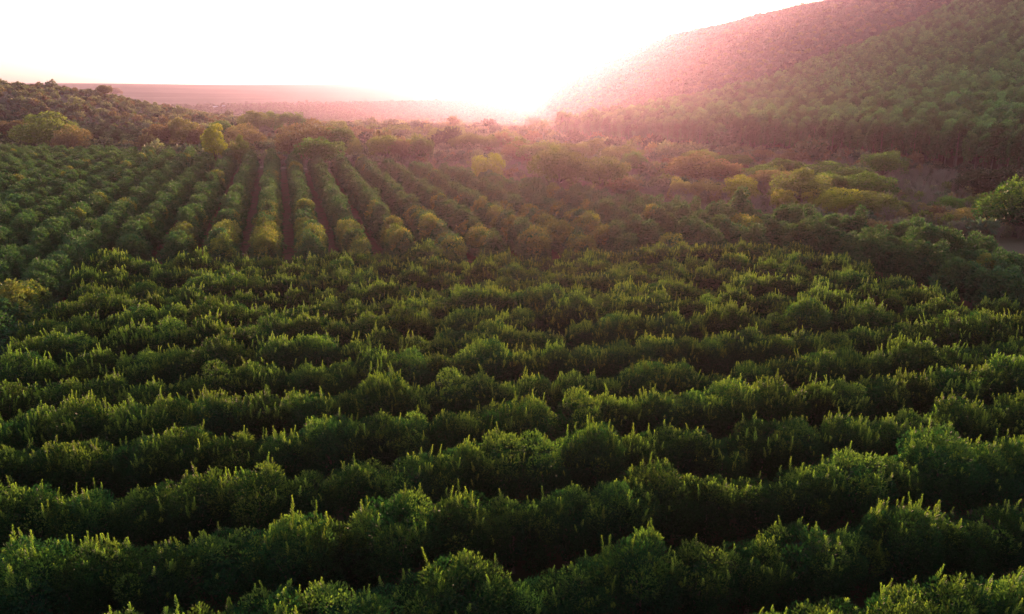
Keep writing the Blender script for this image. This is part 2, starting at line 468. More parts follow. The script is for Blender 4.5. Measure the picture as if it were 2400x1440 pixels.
def euc_variant(seed, detail):
    """tall slender plantation eucalyptus: bare pale stem, narrow pointed crown"""
    r = np.random.default_rng(seed)
    H = 17.0
    n = 26 if detail else 11
    z = np.linspace(5.6, 16.3, n) + r.normal(size=n) * .35
    w = np.interp(z, [5.5, 9, 13, 16.5], [.9, 1.9, 2.1, .4])
    a = r.uniform(0, 6.28, n)
    d = np.stack([np.cos(a), np.sin(a), np.full(n, .35)], 1)
    C = np.stack([np.cos(a) * w * .75, np.sin(a) * w * .75, z], 1)
    radii = np.interp(z, [7, 11, 15, 17], [.8, 1.3, 1.2, .7]) * (1 if detail else 1.25)
    g = lobed_crown(r, C, radii, norm(d), 95 if detail else 52, .7 if detail else 1.0, .3 if detail else .5, None, '', up=.1, droop=.3,
                    young=np.interp(z, [11, 16.5], [.05, .75]), spread=.6, shell=(.5, 1.05))
    t = Geo(); le = r.normal(size=2) * .3
    t.tube([(0, 0, -.3), (le[0] * .3, le[1] * .3, 6), (le[0], le[1], 16.4)], [.19, .14, .03], 5 if detail else 3)
    for k in range(8 if detail else 0):
        zz = r.uniform(4.5, 13); aa = r.uniform(0, 6.28); ll = r.uniform(.6, 1.5)
        c0 = np.array([le[0] * zz / 16.4, le[1] * zz / 16.4, zz])
        t.tube([c0, c0 + np.array([math.cos(aa) * ll, math.sin(aa) * ll, ll * .9])], [.05, .015], 3)
    return dict(crown=g.mesh('eucalyptus_crown', M['euc_leaf']), trunk=t.mesh('eucalyptus_trunk', M['pale_bark']))
EUC = [euc_variant(300 + k, True) for k in range(5)]
EUC_FAR = [euc_variant(340 + k, False) for k in range(4)]

def savanna_variant(seed, mat, shape):
    """unit-scaled tree: crown about 10 m across. shape: umbrella / round / shrub / tall"""
    r = np.random.default_rng(seed)
    P = dict(umbrella=(58, 5.0, 2.9, 4.9, -.15), round=(60, 4.7, 4.1, 3.9, -.7), shrub=(44, 4.9, 3.0, 2.4, -.3), tall=(48, 3.0, 5.4, 6.8, -.6))[shape]
    n, rx, rz, zc, low = P
    d = rand_dirs(600, r); d = d[d[:, 2] > low][:n]
    radii = r.uniform(.7, 1.45, n) * (1. if shape != 'tall' else .85)
    C = d * np.array([rx, rx * r.uniform(.85, 1.1), rz]) * r.uniform(.55, .92, n)[:, None]; C[:, 2] += zc
    C[:, 2] += r.normal(size=n) * .35
    g = lobed_crown(r, C, radii, norm(d + np.array([0, 0, .5])), 82, .42, .22, None, '', up=.25, young=np.where(d[:, 2] > .25, r.uniform(.1, .8, n), .05), spread=.6,
                    core=((0, 0, zc), (rx * .8, rx * .8, rz * .75), 420))
    return dict(crown=g.mesh(shape + '_crown', mat), trunk=trunk_mesh(r, shape + '_trunk', zc * (1.05 if shape != 'tall' else .9), .26, 6, rx * .6, .38, M['bark']))

def bare_variant(seed):
    """leafless grey shrub: forking twigs"""
    r = np.random.default_rng(seed); g = Geo()
    for k in range(16):
        a = r.uniform(0, 6.28); sp = r.uniform(.2, 1.0); h = r.uniform(2.0, 3.8)
        e = np.array([math.cos(a) * sp * 1.5, math.sin(a) * sp * 1.5, h]); mid = e * np.array([.35, .35, .5])
        g.tube([(0, 0, -.1), mid, e], [.06, .045, .012], 3, r.uniform(0, 1))
        for q in range(5):
            u = r.uniform(.35, .95); b = mid + (e - mid) * u
            g.tube([b, b + np.array([r.normal() * .5, r.normal() * .5, r.uniform(.4, 1.1)])], [.03, .008], 3, r.uniform(0, 1))
    return g.mesh('bare_shrub', M['twig'])
BARE = [bare_variant(400 + k) for k in range(4)]

def bush_variant(seed, mat, n=10, leaves=26):
    """small distant tree or bush, a dozen leaf clumps; about 5 m across"""
    r = np.random.default_rng(seed)
    d = rand_dirs(200, r); d = d[d[:, 2] > -.25][:n]
    radii = r.uniform(.7, 1.3, n)
    C = d * np.array([1.8, 1.8, 1.5]) * r.uniform(.6, 1, n)[:, None]; C[:, 2] += 2.1
    g = lobed_crown(r, C, radii, d, leaves, .8, .45, None, '', up=.2, young=np.where(d[:, 2] > .3, r.uniform(0, .6, n), 0), shell=(.5, 1.05), core=((0, 0, 1.8), (1.7, 1.7, 1.6), 30))
    return g.mesh('bush_crown', mat)

def trunk_only(seed, h=2.0):
    return trunk_mesh(np.random.default_rng(seed), 'bush_trunk', h, .12, 3, .8, .3, M['bark'], 4)

# ------------------------------------------------------------------ placing
def make_tree(name, parts, loc, rz, sc, label, cat, group):
    e = link(name, None, None, loc); e.empty_display_size = .5
    e.rotation_euler = (0, 0, rz); e.scale = sc if hasattr(sc, '__len__') else (sc, sc, sc)
    tag(e, label, cat, group)
    for pn, me in parts:
        o = link(pn, me, e)
        if pn == 'shoots': o['kind'] = 'stuff'
    return e

def scatter(name, P, rz, sc, variants, idx, label, cat):
    """ONE object of kind stuff: points that carry copies of the given meshes (objects of trees that stand in the scene)"""
    n = len(P)
    me = bpy.data.meshes.new(name)
    me.vertices.add(n); me.vertices.foreach_set('co', np.asarray(P, np.float32).ravel())
    sc = np.asarray(sc, float)
    if sc.ndim == 1: sc = np.repeat(sc[:, None], 3, 1)
    rot = np.zeros((n, 3)); rot[:, 2] = rz
    for nm, typ, key, arr in (('rot', 'FLOAT_VECTOR', 'vector', rot), ('scl', 'FLOAT_VECTOR', 'vector', sc)):
        at_ = me.attributes.new(nm, typ, 'POINT'); at_.data.foreach_set(key, arr.astype(np.float32).ravel())
    at_ = me.attributes.new('pick', 'INT', 'POINT'); at_.data.foreach_set('value', np.asarray(idx, np.int32))
    o = link(name, me); tag(o, label, cat, None, 'stuff')
    nt = bpy.data.node_groups.new(name, 'GeometryNodeTree')
    nt.interface.new_socket('Geometry', in_out='INPUT', socket_type='NodeSocketGeometry')
    nt.interface.new_socket('Geometry', in_out='OUTPUT', socket_type='NodeSocketGeometry')
    N, L = nt.nodes, nt.links
    gi, go = N.new('NodeGroupInput'), N.new('NodeGroupOutput')
    allj = N.new('GeometryNodeJoinGeometry')
    for objs in reversed(variants):                  # a join lists its inputs last to first
        j = N.new('GeometryNodeJoinGeometry')
        for ob in objs:
            oi = N.new('GeometryNodeObjectInfo'); oi.transform_space = 'ORIGINAL'; oi.inputs['Object'].default_value = ob
            L.new(oi.outputs['Geometry'], j.inputs[0])
        gti = N.new('GeometryNodeGeometryToInstance'); L.new(j.outputs[0], gti.inputs[0]); L.new(gti.outputs[0], allj.inputs[0])
    iop = N.new('GeometryNodeInstanceOnPoints'); iop.inputs['Pick Instance'].default_value = True
    def attr(nm, typ):
        a = N.new('GeometryNodeInputNamedAttribute'); a.data_type = typ; a.inputs['Name'].default_value = nm; return a.outputs['Attribute']
    L.new(gi.outputs[0], iop.inputs['Points']); L.new(allj.outputs[0], iop.inputs['Instance'])
    L.new(attr('pick', 'INT'), iop.inputs['Instance Index'])
    L.new(attr('rot', 'FLOAT_VECTOR'), iop.inputs['Rotation']); L.new(attr('scl', 'FLOAT_VECTOR'), iop.inputs['Scale'])
    L.new(iop.outputs[0], go.inputs[0])
    md = o.modifiers.new('scatter', 'NODES'); md.node_group = nt
    return o

def in_frame(x, y, z, m=30):
    u, v, w = project(x, y, z)
    return (w > 1) & (u > -m) & (u < 2400 + m) & (v < 1440 + m) & (v > -m)

# ---- near block: rows across the view, turned about 12 degrees
ROW_A = R(12.0); SPACING, STEP = 8.0, 3.9
er = np.array([math.cos(ROW_A), math.sin(ROW_A)]); ep = np.array([-math.sin(ROW_A), math.cos(ROW_A)])
near_protos, near_extra = [], []
cand = []
for k in range(2, 22):
    off = 0.3 + SPACING * k
    ts = np.arange(-130, 130, STEP) + rng.uniform(0, STEP)
    row = []
    for t in ts:
        q = ep * off + er * (t + rng.normal() * .35) + ep * rng.normal() * .25
        q = q + ep * 1.0 * math.sin(t / 38. + k * .13)
        if inside(NEAR_BLOCK, q[0], q[1]): row.append(q)
    vis = [q for q in row if in_frame(q[0], q[1], 5.0, 110) or in_frame(q[0], q[1], 2.0, 110)]
    if vis: cand.append(vis)
rown = 0; oc = {'left': 0, 'right': 0}
for row in cand:
    fr = [q for q in row if in_frame(q[0], q[1], 6.0, 0)]
    if fr: rown += 1
    row.sort(key=lambda q: q[0]); c = 0
    for q in row:
        vi = int(rng.integers(len(ORCH))); v = ORCH[vi]
        s = rng.normal(1.0, .07); szz = np.clip(rng.normal(.97, .065), .76, 1.14)
        z = ground_z(q[0], q[1])
        dist = math.hypot(q[0], q[1])
        flip = rng.random() < .5
        rz = ROW_A + (math.pi if flip else 0) + rng.normal() * .12
        if in_frame(q[0], q[1], 6.0, 0):
            c += 1
            lab = f'bushy green orchard tree, {ordinal(c)} from left in {ordinal(rown)} row up from bottom edge'
        else:
            side = 'left' if q[0] < 0 else 'right'
            oc[side] += 1
            lab = f'orchard tree mostly outside the {side} of the frame, {ordinal(oc[side])} one upward'
        e = make_tree('orchard_tree', [('trunk', v['trunk']), ('crown', v['crown'])], (q[0], q[1], z), rz, (s, s, s * szz), lab, 'tree', 'orchard trees of the near block')
        e.rotation_euler = (rng.normal() * .035, rng.normal() * .035, rz)
        if dist < 68:
            o = link('shoots', v['short_shoots'], e); o['kind'] = 'stuff'
            for b, dd, L in v['shoots'][:7]:
                so = link('shoot', SHOOT_MESHES[int(rng.integers(6))], e, tuple(b))
                so.rotation_euler = (-dd[1], dd[0], rng.uniform(0, 6.28)); so.scale = (1, 1, L) if L < 1 else (1.05, 1.05, L)
        else:
            o = link('shoots', v['all_shoots'], e); o['kind'] = 'stuff'

# ---- far block: rows running away from the camera
FA = R(-16.0)
fd = np.array([math.sin(FA), math.cos(FA)]); fp = np.array([math.cos(FA), -math.sin(FA)])
far_pts = []
for k in range(-36, 36):
    off = k * 8.25 + 4.0
    ts = np.arange(20, 470, 2.6) + rng.uniform(0, 3)
    i = 0
    for t in ts:
        q = fp * off + fd * t + fp * rng.normal() * .12 + fd * rng.normal() * .3
        if not inside(FAR_BLOCK, q[0], q[1]): continue
        right = q[0] > 34 + .5 * (200 - q[1]) and q[0] > 12
        if right:
            q = q + rng.normal(size=2) * .9
            if rng.random() < .12: continue
        u, v, w = project(q[0], q[1], 5.)
        if w < 5 or u < -60 or u > 2460 or v > 1500: continue
        i += 1
        far_pts.append((k, i, q[0], q[1], u, v, w, bool(right)))
ks = sorted({p[0] for p in far_pts}); rown_of = {k: i + 1 for i, k in enumerate(ks)}
order = sorted(range(len(far_pts)), key=lambda i: far_pts[i][6] + (400 if not (0 <= far_pts[i][4] <= 2400 and far_pts[i][5] < 1440) else 0))
single = set(order[:300])
hedge_proto = {}
rest = []
for i, (k, n_, x, y, u, v, w, right) in enumerate(far_pts):
    goldp = .7 if (y < 172 and -62 < x < 20) else (.3 if y < 190 and -75 < x < 20 else (.03 if not right else .1))
    vi = 5 + int(rng.integers(4)) if rng.random() < goldp else int(rng.integers(5))
    s = rng.normal(.97, .05) * (1.0 if not right else rng.uniform(.8, 1.1)); sz = np.clip(rng.normal(1.0, .065), .8, 1.2)
    if right: sz *= rng.uniform(.9, 1.2)
    rz = FA * -1 + math.pi / 2 + math.pi * int(rng.integers(2)) + rng.normal() * .25; z = ground_z(x, y)
    if i in single or vi not in hedge_proto:
        wh = 'gold-tipped' if vi >= 5 else 'dark green'
        lab = f'{wh} rounded tree, {ordinal(n_)} from near end of {ordinal(rown_of[k])} long row from left'
        e = make_tree('hedgerow_tree', [('trunk', HEDGE[vi]['trunk']), ('crown', HEDGE[vi]['crown'])], (x, y, z), rz, (s, s, s * sz), lab, 'tree', 'rounded trees of the long rows behind')
        hedge_proto.setdefault(vi, [c for c in e.children] if e.children else None)
        hedge_proto[vi] = [o for o in col.objects if o.parent == e] if not hedge_proto[vi] else hedge_proto[vi]
    else:
        rest.append((x, y, z, rz, s, sz, vi))
for vi in range(len(HEDGE)):
    if vi not in hedge_proto: raise SystemExit('missing hedge proto')
a = np.array([q[:6] for q in rest])
scatter('hedgerow_trees', a[:, :3], a[:, 3], np.stack([a[:, 4], a[:, 4], a[:, 4] * a[:, 5]], 1), [hedge_proto[v] for v in range(len(HEDGE))], [q[6] for q in rest],
        'distant rounded trees in long converging rows', 'trees')

# ---- eucalyptus plantation on the slope
pts = []
for rank in range(0, 200):
    s = rank * 5.3 + 1.5
    for t in np.arange(-420, 900, 4.7):
        pts.append((s, t, rank))
pts = np.array(pts)
ed = np.array([-.367, .93]); en = np.array([.93, .367])
jit = rng.normal(size=(len(pts), 2)) * .7
X = 33 + en[0] * (pts[:, 0] + jit[:, 0]) + ed[0] * (pts[:, 1] + jit[:, 1])
Y = 630 + en[1] * (pts[:, 0] + jit[:, 0]) + ed[1] * (pts[:, 1] + jit[:, 1])
S = plantation_s(X, Y)
Zg = height(X, Y)
rr = (X - 149) * -.605 + (Y - 684) * .796
ok = (S > 0) & (Y > 120) & (rr < 25) & in_frame(X, Y, Zg + 12, 60)
band = (np.abs((S - 610) - 40 * np.sin(Y / 110.) - .1 * (Y - 700)) < 17)           # firebreak
thin = rng.random(len(X)) < np.interp(S, [0, 60, 300, 600], [1., .95, .7, .5])
ok &= ~band & thin
X, Y, Zg, S, PT = X[ok], Y[ok], Zg[ok], S[ok], pts[ok]
o_ = np.argsort(S + 0)
X, Y, Zg, S, PT = X[o_], Y[o_], Zg[o_], S[o_], PT[o_]
u_, v_, w_ = project(X, Y, Zg + 8)
front = np.where((S < 40))[0]
front = front[np.argsort(S[front] * 9 + w_[front] * .25)][:300]
front = front[np.argsort(-u_[front])]
euc_proto = {}; used = np.zeros(len(X), bool)
c = 0
for i in front:
    vi = int(rng.integers(5)); used[i] = True; c += 1
    s = np.clip(rng.normal(.98, .11), .7, 1.2)
    e = make_tree('eucalyptus_tree', [('trunk', EUC[vi]['trunk']), ('crown', EUC[vi]['crown'])], (X[i], Y[i], Zg[i]), rng.uniform(0, 6.28), (s * 1.1, s * 1.1, s),
                  f'tall slender plantation eucalyptus, {ordinal(c)} from right along the forest front', 'tree', 'eucalyptus trees at the plantation front')
    euc_proto.setdefault(vi, e)
# a few farther trees carry the lighter crowns used up the slope
far_e = {}
cand_i = np.where((S > 150) & (u_ > 1500) & (u_ < 2300))[0]; cand_i = cand_i[np.linspace(0, len(cand_i) - 1, 6).astype(int)[1:5]]
for k, i in enumerate(cand_i):
    used[i] = True
    e = make_tree('eucalyptus_tree', [('trunk', EUC_FAR[k]['trunk']), ('crown', EUC_FAR[k]['crown'])], (X[i], Y[i], Zg[i]), 0, .95,
                  f'eucalyptus deep in the plantation up the slope, {ordinal(k+1)} of four', 'tree', 'eucalyptus trees up the slope')
    far_e[k] = e
bpy.context.view_layer.update()
kids = lambda e: list(e.children)
rem = ~used
ni = S < 170
sel = rem
idx = np.where(ni, rng.integers(0, 5, len(X)), 5 + rng.integers(0, 4, len(X)))
scs = rng.normal(1.0, .12, len(X)) * np.interp(S, [0, 300, 420, 800], [1, .92, .62, .5])
scatter('eucalyptus_plantation', np.stack([X, Y, Zg], 1)[sel], rng.uniform(0, 6.28, sel.sum()), np.stack([scs * np.interp(S, [0, 400, 800], [1.1, 1.6, 2.0]), scs * np.interp(S, [0, 400, 800], [1.1, 1.6, 2.0]), scs], 1)[sel],
        [kids(euc_proto[k]) for k in range(5)] + [kids(far_e[k]) for k in range(4)], idx[sel], 'dense eucalyptus plantation covering the slope', 'forest')

# ---- scattered savanna trees between the orchard and the plantation
KIND = {}
for nm, mat, shape, k in (('G', 'green_leaf', 'umbrella', 2), ('g', 'green_leaf', 'round', 2), ('O', 'olive_leaf', 'umbrella', 2), ('o', 'olive_leaf', 'round', 2),
                          ('Y', 'yellow_leaf', 'round', 2), ('B', 'brown_leaf', 'round', 2), ('b', 'brown_leaf', 'umbrella', 1), ('T', 'tan_leaf', 'shrub', 2),
                          ('D', 'dark_leaf', 'round', 2), ('K', 'orchard_leaf', 'round', 1), ('C', 'dark_leaf', 'tall', 1), ('L', 'yellow_leaf', 'tall', 1)):
    KIND[nm] = [savanna_variant(600 + ord(nm) * 5 + q, M[mat], shape) for q in range(k)]
    for v in KIND[nm]:
        co = np.empty(len(v['crown'].vertices) * 3, np.float32); v['crown'].vertices.foreach_get('co', co); co = co.reshape(-1, 3)
        v['w'] = np.percentile(co[:, 0], 99) - np.percentile(co[:, 0], 1); v['h'] = np.percentile(co[:, 2], 99.5)
LOOK = dict(G=('bright green umbrella-crowned tree', 'tree'), g=('dense green round-crowned tree', 'tree'), O=('olive umbrella-crowned tree', 'tree'), o=('olive green round tree', 'tree'),
            Y=('yellow-green leafy tree', 'tree'), B=('brown dry-leaved round tree', 'tree'), b=('brown flat-crowned tree', 'tree'), T=('tan dry bush', 'bush'),
            K=('deep green broad leafy tree', 'tree'), D=('dark green round tree', 'tree'), C=('narrow dark upright tree', 'tree'), L=('tall yellow-olive tree', 'tree'))
SAV = [  # photo x, base y, top y, crown width, kind, where it stands
    (118, 352, 272, 112, 'o', 'wide, above the upper left orchard rows'), (172, 358, 300, 62, 'B', 'right beside the wide olive tree at upper left'),
    (40, 335, 288, 66, 'b', 'at the left frame edge under the hill'), (237, 350, 306, 24, 'C', 'left one of a pair past the left rows'),
    (279, 350, 308, 20, 'C', 'right one of a pair past the left rows'), (301, 354, 330, 32, 'T', 'pale, beside the track past the left rows'),
    (334, 350, 318, 34, 'D', 'small, behind the pale bush past the left rows'), (392, 350, 297, 72, 'b', 'low, left of the golden bush behind the rows'),
    (438, 352, 284, 62, 'T', 'golden, tall, behind the left middle rows'), (474, 354, 300, 46, 'B', 'between the golden bush and tall yellow tree'),
    (508, 398, 300, 44, 'L', 'standing alone at the end of the orchard rows'), (522, 332, 288, 48, 'G', 'far behind the tall yellow tree'),
    (573, 356, 296, 74, 'B', 'right of the tall yellow tree'), (567, 398, 324, 36, 'o', 'small, at the row end right of the tall yellow tree'),
    (600, 318, 266, 62, 'o', 'farther off on the valley edge, leftmost'), (640, 312, 266, 36, 'g', 'small, on the valley edge'),
    (688, 314, 268, 48, 'G', 'on the valley edge above the big dark brown tree'), (725, 376, 290, 114, 'B', 'big and dark, behind the middle rows'),
    (753, 410, 331, 88, 'G', 'bright dome right at the end of the middle rows'), (798, 378, 308, 62, 'G', 'just right of the big brown tree'),
    (833, 380, 328, 32, 'o', 'small, right of the big brown tree'), (905, 388, 325, 64, 'O', 'left one of the trio behind the middle rows'),
    (950, 390, 334, 56, 'b', 'middle one of the trio behind the middle rows'), (987, 392, 330, 50, 'G', 'right one of the trio behind the middle rows'),
    (1035, 354, 305, 58, 'o', 'behind the trio, in the glow'), (1102, 370, 318, 84, 'O', 'wide, in the valley left of the sun'),
    (1150, 366, 322, 58, 'O', 'beside the wide valley tree'), (1060, 336, 300, 50, 'o', 'small and far in the valley'),
    (1218, 392, 336, 64, 'B', 'pinkish in the glow below the sun'), (1146, 432, 366, 62, 'Y', 'boxy, at the corner of the long rows'),
    (1270, 398, 338, 92, 'O', 'wide, directly below the sun'), (1335, 392, 340, 72, 'O', 'right below the sun, second of two'),
    (1310, 462, 358, 122, 'O', 'very large, left of the big pair by the orchard edge'), (1402, 466, 378, 114, 'O', 'very large, right of the big pair by the orchard edge'),
    (1396, 378, 330, 62, 'o', 'small, in front of the hazy plantation end'), (1455, 404, 350, 84, 'O', 'behind the big pair, toward the plantation'),
    (1484, 420, 362, 52, 'G', 'small, right of the big pair'), (1462, 462, 412, 72, 'B', 'low, at the orchard edge right of the big pair'),
    (1592, 468, 420, 46, 'T', 'small round, left of the long tan bush'), (1656, 468, 426, 88, 'T', 'long, at the orchard edge'),
    (1736, 476, 417, 64, 'Y', 'at the orchard edge right of the long tan bush'), (1630, 432, 362, 104, 'B', 'large, left end of the green grove'),
    (1642, 392, 355, 72, 'O', 'behind the large brown grove tree'), (1692, 432, 380, 82, 'B', 'second in the grove from its left end'),
    (1722, 400, 370, 72, 'G', 'at the back left of the grove'), (1780, 436, 391, 92, 'g', 'in the left middle of the grove'),
    (1832, 424, 378, 84, 'G', 'at the back of the grove centre'), (1812, 452, 404, 74, 'b', 'brownish, in the grove centre'),
    (1872, 484, 402, 114, 'o', 'large front tree of the grove'), (1932, 434, 384, 94, 'g', 'back right of the grove'),
    (1988, 446, 396, 94, 'g', 'right of the grove, behind its end tree'), (1948, 466, 411, 84, 'G', 'right of the large olive front tree'),
    (2030, 478, 409, 110, 'g', 'rounded end tree of the grove, next to the clearing'), (1836, 500, 450, 58, 'Y', 'small, at the orchard edge before the grove'),
    (1962, 508, 446, 84, 'Y', 'tall, at the orchard edge under the grove end'), (2032, 514, 455, 88, 'o', 'broad, at the orchard edge under the grove end'), (1926, 496, 449, 74, 'Y', 'left of the tall yellow one under the grove'),
    (2066, 430, 361, 78, 'G', 'light, against the dark plantation wall'), (2112, 506, 474, 48, 'o', 'small, lower left of the clearing'),
    (2166, 506, 479, 44, 'T', 'small, below the clearing'), (2222, 506, 464, 58, 'g', 'left of two bushes right of the clearing'),
    (2270, 502, 464, 52, 'g', 'right of two bushes right of the clearing'), (2252, 532, 492, 96, 'T', 'wide, below the two green bushes'),
    (2330, 470, 399, 124, 'D', 'large, against the plantation at the right'), (2270, 456, 404, 58, 'D', 'small, right end of the clearing'),
    (2378, 556, 428, 150, 'K', 'very big, at the right frame edge'), (2312, 528, 470, 58, 'Y', 'small, left of the very big edge tree'),
    (1852, 390, 357, 64, 'B', 'greyish, low before the plantation trunks'), (1782, 380, 350, 54, 'B', 'small, low before the plantation trunks'),
    (1560, 418, 385, 60, 'b', 'beside the pale clearing by the plantation end'), (1545, 372, 345, 46, 'o', 'small, by the plantation foot'),
    (860, 340, 300, 60, 'B', 'dark, far beyond the trio'), (930, 330, 296, 70, 'o', 'far beyond the trio in haze'),
    (1195, 345, 312, 56, 'o', 'hazy, far below the sun'), (1000, 318, 292, 46, 'D', 'small and far in the valley haze'),
    (790, 330, 288, 52, 'o', 'far behind the big dark brown tree'), (247, 232, 203, 26, 'b', 'dark against the haze on the left ridge'),
    (270, 232, 209, 22, 'b', 'smaller, dark against the haze on the left ridge')]
lab_seen = {}
for (px, by, ty, w, kd, where) in SAV:
    x, y, z, dep = at(px, by)
    v = KIND[kd][int(rng.integers(len(KIND[kd])))]
    sxy = w * dep / FPX / v['w'] * 1.2; sz = (by - ty) * dep / FPX / v['h'] * 1.06
    sz = min(max(sz, sxy * .45), sxy * 2.6)
    look, cat = LOOK[kd]
    make_tree('savanna_' + cat, [('trunk', v['trunk']), ('crown', v['crown'])], (x, y, z), rng.uniform(0, 6.28), (sxy, sxy, sz), f'{look} {where}', cat, 'scattered savanna trees')

# ---- bare trunks and poles on the left hill and beyond the rows
def bare_tree_mesh(seed):
    r = np.random.default_rng(seed)
    return trunk_mesh(r, 'bare_tree', 8.0, .22, 5, 1.6, .55, M['bark'], 6)
for k, (px, by, h, where) in enumerate([(18, 258, 9, 'near the left frame edge'), (67, 250, 7, 'second from the left frame edge on the hill'),
                                        (861, 362, 8, 'left of two beyond the middle rows'), (868, 362, 6.5, 'right of two beyond the middle rows'), (1010, 384, 9, 'beside the olive trio')]):
    x, y, z, dep = at(px, by)
    o = link('dead_tree', bare_tree_mesh(700 + k), None, (x, y, z)); o.scale = (h / 8,) * 3
    tag(o, f'dark leafless tree trunk standing {where}', 'dead tree', 'bare trunks')

# ---- small bushes, first as single things, then the masses of scrub
BUSH = [bush_variant(800 + k, M[m]) for k, m in enumerate(('scrub_leaf', 'scrub_leaf', 'dark_leaf', 'olive_leaf', 'brown_leaf', 'hill_leaf'))]
BUSH_OBJ = []
for k, (px, py, lab) in enumerate([(305, 268, 'greyish bush on the left hillside, below the ridge trees'), (350, 262, 'greyish brown bush halfway along the left hillside'),
                                   (420, 292, 'small dark bush at the foot of the left hill'), (180, 250, 'olive bush high on the left hillside'),
                                   (140, 262, 'brown bush high on the left hillside'), (250, 285, 'green bush low on the left hillside')]):
    x, y, z, dep = at(px, py)
    e = make_tree('hillside_bush', [('trunk', trunk_only(850 + k)), ('crown', BUSH[k])], (x, y, z), 0, 1.1, lab, 'bush', 'single bushes on the left hill')
    BUSH_OBJ.append(e)
BARE_OBJ = []
for k, (px, py, lab) in enumerate([(345, 372, 'bare grey shrub past the third gap of the left rows'), (455, 372, 'bare grey shrub left of the tall yellow tree'),
                                   (2150, 470, 'bare grey shrub in the middle of the clearing'), (820, 384, 'bare grey shrub behind the bright domed tree')]):
    x, y, z, dep = at(px, py)
    BARE_OBJ.append(tag(link('bare_shrub', BARE[k], None, (x, y, z)), lab, 'shrub', 'bare shrubs'))
bpy.context.view_layer.update()
bush_v = [kids(e) for e in BUSH_OBJ]

def put(name, x, y, idx, sc, variants, label, cat):
    z = height(x, y)
    n = len(x)
    sc = np.asarray(sc); w = sc * rng.uniform(.85, 1.25, n)
    scatter(name, np.stack([x, y, z], 1), rng.uniform(0, 6.28, n), np.stack([w, w, sc], 1), variants, idx, label, cat)

occupied = inside(FAR_BLOCK, 0, 0)
# leafless shrubs behind the orchard and in the clearing
n = 9000
x = rng.uniform(-230, 190, n); y = rng.uniform(170, 470, n)
f = ~inside([(a_ * 1.02, b_ * 1.02) for a_, b_ in FAR_BLOCK], x, y) & ~inside(NEAR_BLOCK, x, y) & (plantation_s(x, y) < -6) & in_frame(x, y, 2, 40) & (y > 175)
f &= (wav(x, y, 26) + rng.normal(size=n) * .35 > -.25)
x, y = x[f], y[f]
put('bare_scrub', x, y, rng.integers(0, 4, len(x)), rng.uniform(.55, 1.15, len(x)), [[o] for o in BARE_OBJ], 'mass of leafless grey shrubs behind the orchard', 'scrub')
# leafy scrub on the left hill and across the valley
n = 46000
x = rng.uniform(-620, 160, n); y = rng.uniform(330, 1350, n)
f = in_frame(x, y, height(x, y) + 2, 40) & ~inside([(a_ * 1.03, b_ * 1.03) for a_, b_ in FAR_BLOCK], x, y) & (plantation_s(x, y) < -12)
f &= rng.random(n) < np.clip(.55 + .5 * wav(x, y, 60), .08, 1) * np.interp(y, [330, 430, 520, 1350], [.4, .6, 1, 1])
rowsC = inside([(-360, 420), (-150, 420), (-120, 545), (-330, 560)], x, y)
f &= ~rowsC
x, y = x[f], y[f]
p = np.clip(.5 + .5 * wav(x + 300, y, 130), 0, 1)
idx = np.where(rng.random(len(x)) < p, rng.choice([0, 1, 4], len(x), p=[.45, .4, .15]), rng.choice([2, 3, 5, 0], len(x), p=[.3, .15, .25, .3]))
hill_ = (x < -170) & (y < 900)
put('valley_scrub', x, y, np.where(hill_ & (rng.random(len(x)) < .6), rng.choice([0, 1, 4], len(x)), idx), rng.gamma(7, .13, len(x)) * np.where(hill_, .68, 1.) * (1 + .6 * (rng.random(len(x)) < .12) * (y < 800)), bush_v, 'dry bushland covering the left hill and valley', 'bushland')
n = 4200
x = rng.uniform(-40, 190, n); y = rng.uniform(175, 440, n)
f = ~inside([(a_ * 1.03, b_ * 1.03) for a_, b_ in FAR_BLOCK], x, y) & ~inside(NEAR_BLOCK, x, y) & (plantation_s(x, y) < -8) & in_frame(x, y, 2, 40)
f &= wav(x + 50, y, 30) + rng.normal(size=n) * .3 > -.05
x, y = x[f], y[f]
put('clearing_scrub', x, y, rng.choice([0, 1, 3, 4, 5], len(x)), rng.gamma(7, .085, len(x)), bush_v, 'low mixed scrub in the clearing before the plantation', 'scrub')
# a farther orchard at the foot of the left hill
gx, gy = np.meshgrid(np.arange(-400, -90, 6.5), np.arange(415, 565, 4.2)); x = (gx + .25 * (gy - 415)).ravel(); y = gy.ravel() + rng.normal(size=gx.size) * .3
f = inside([(-360, 420), (-150, 420), (-120, 545), (-330, 560)], x, y) & in_frame(x, y, height(x, y) + 3, 30)
x, y = x[f], y[f]
put('far_orchard', x, y, rng.choice([2, 2, 5], len(x)), rng.normal(.92, .07, len(x)), bush_v, 'far dark orchard at the foot of the left hill', 'orchard')
# undergrowth along the foot of the plantation
t = rng.uniform(-420, 260, 1500); q = rng.normal(-3, 4.5, 1500)
x = 33 + en[0] * q + ed[0] * t; y = 630 + en[1] * q + ed[1] * t
q2 = plantation_s(x, y); x = x - q2 * .93 + q * .93; y = y - q2 * .367 + q * .367
f = in_frame(x, y, height(x, y) + 2, 30) & (wav(x, y, 22) > -.35); x, y = x[f], y[f]
put('plantation_undergrowth', x, y, rng.choice([0, 1, 2, 4, 5], len(x)), rng.gamma(6, .1, len(x)), bush_v, 'ragged undergrowth along the foot of the plantation', 'undergrowth')
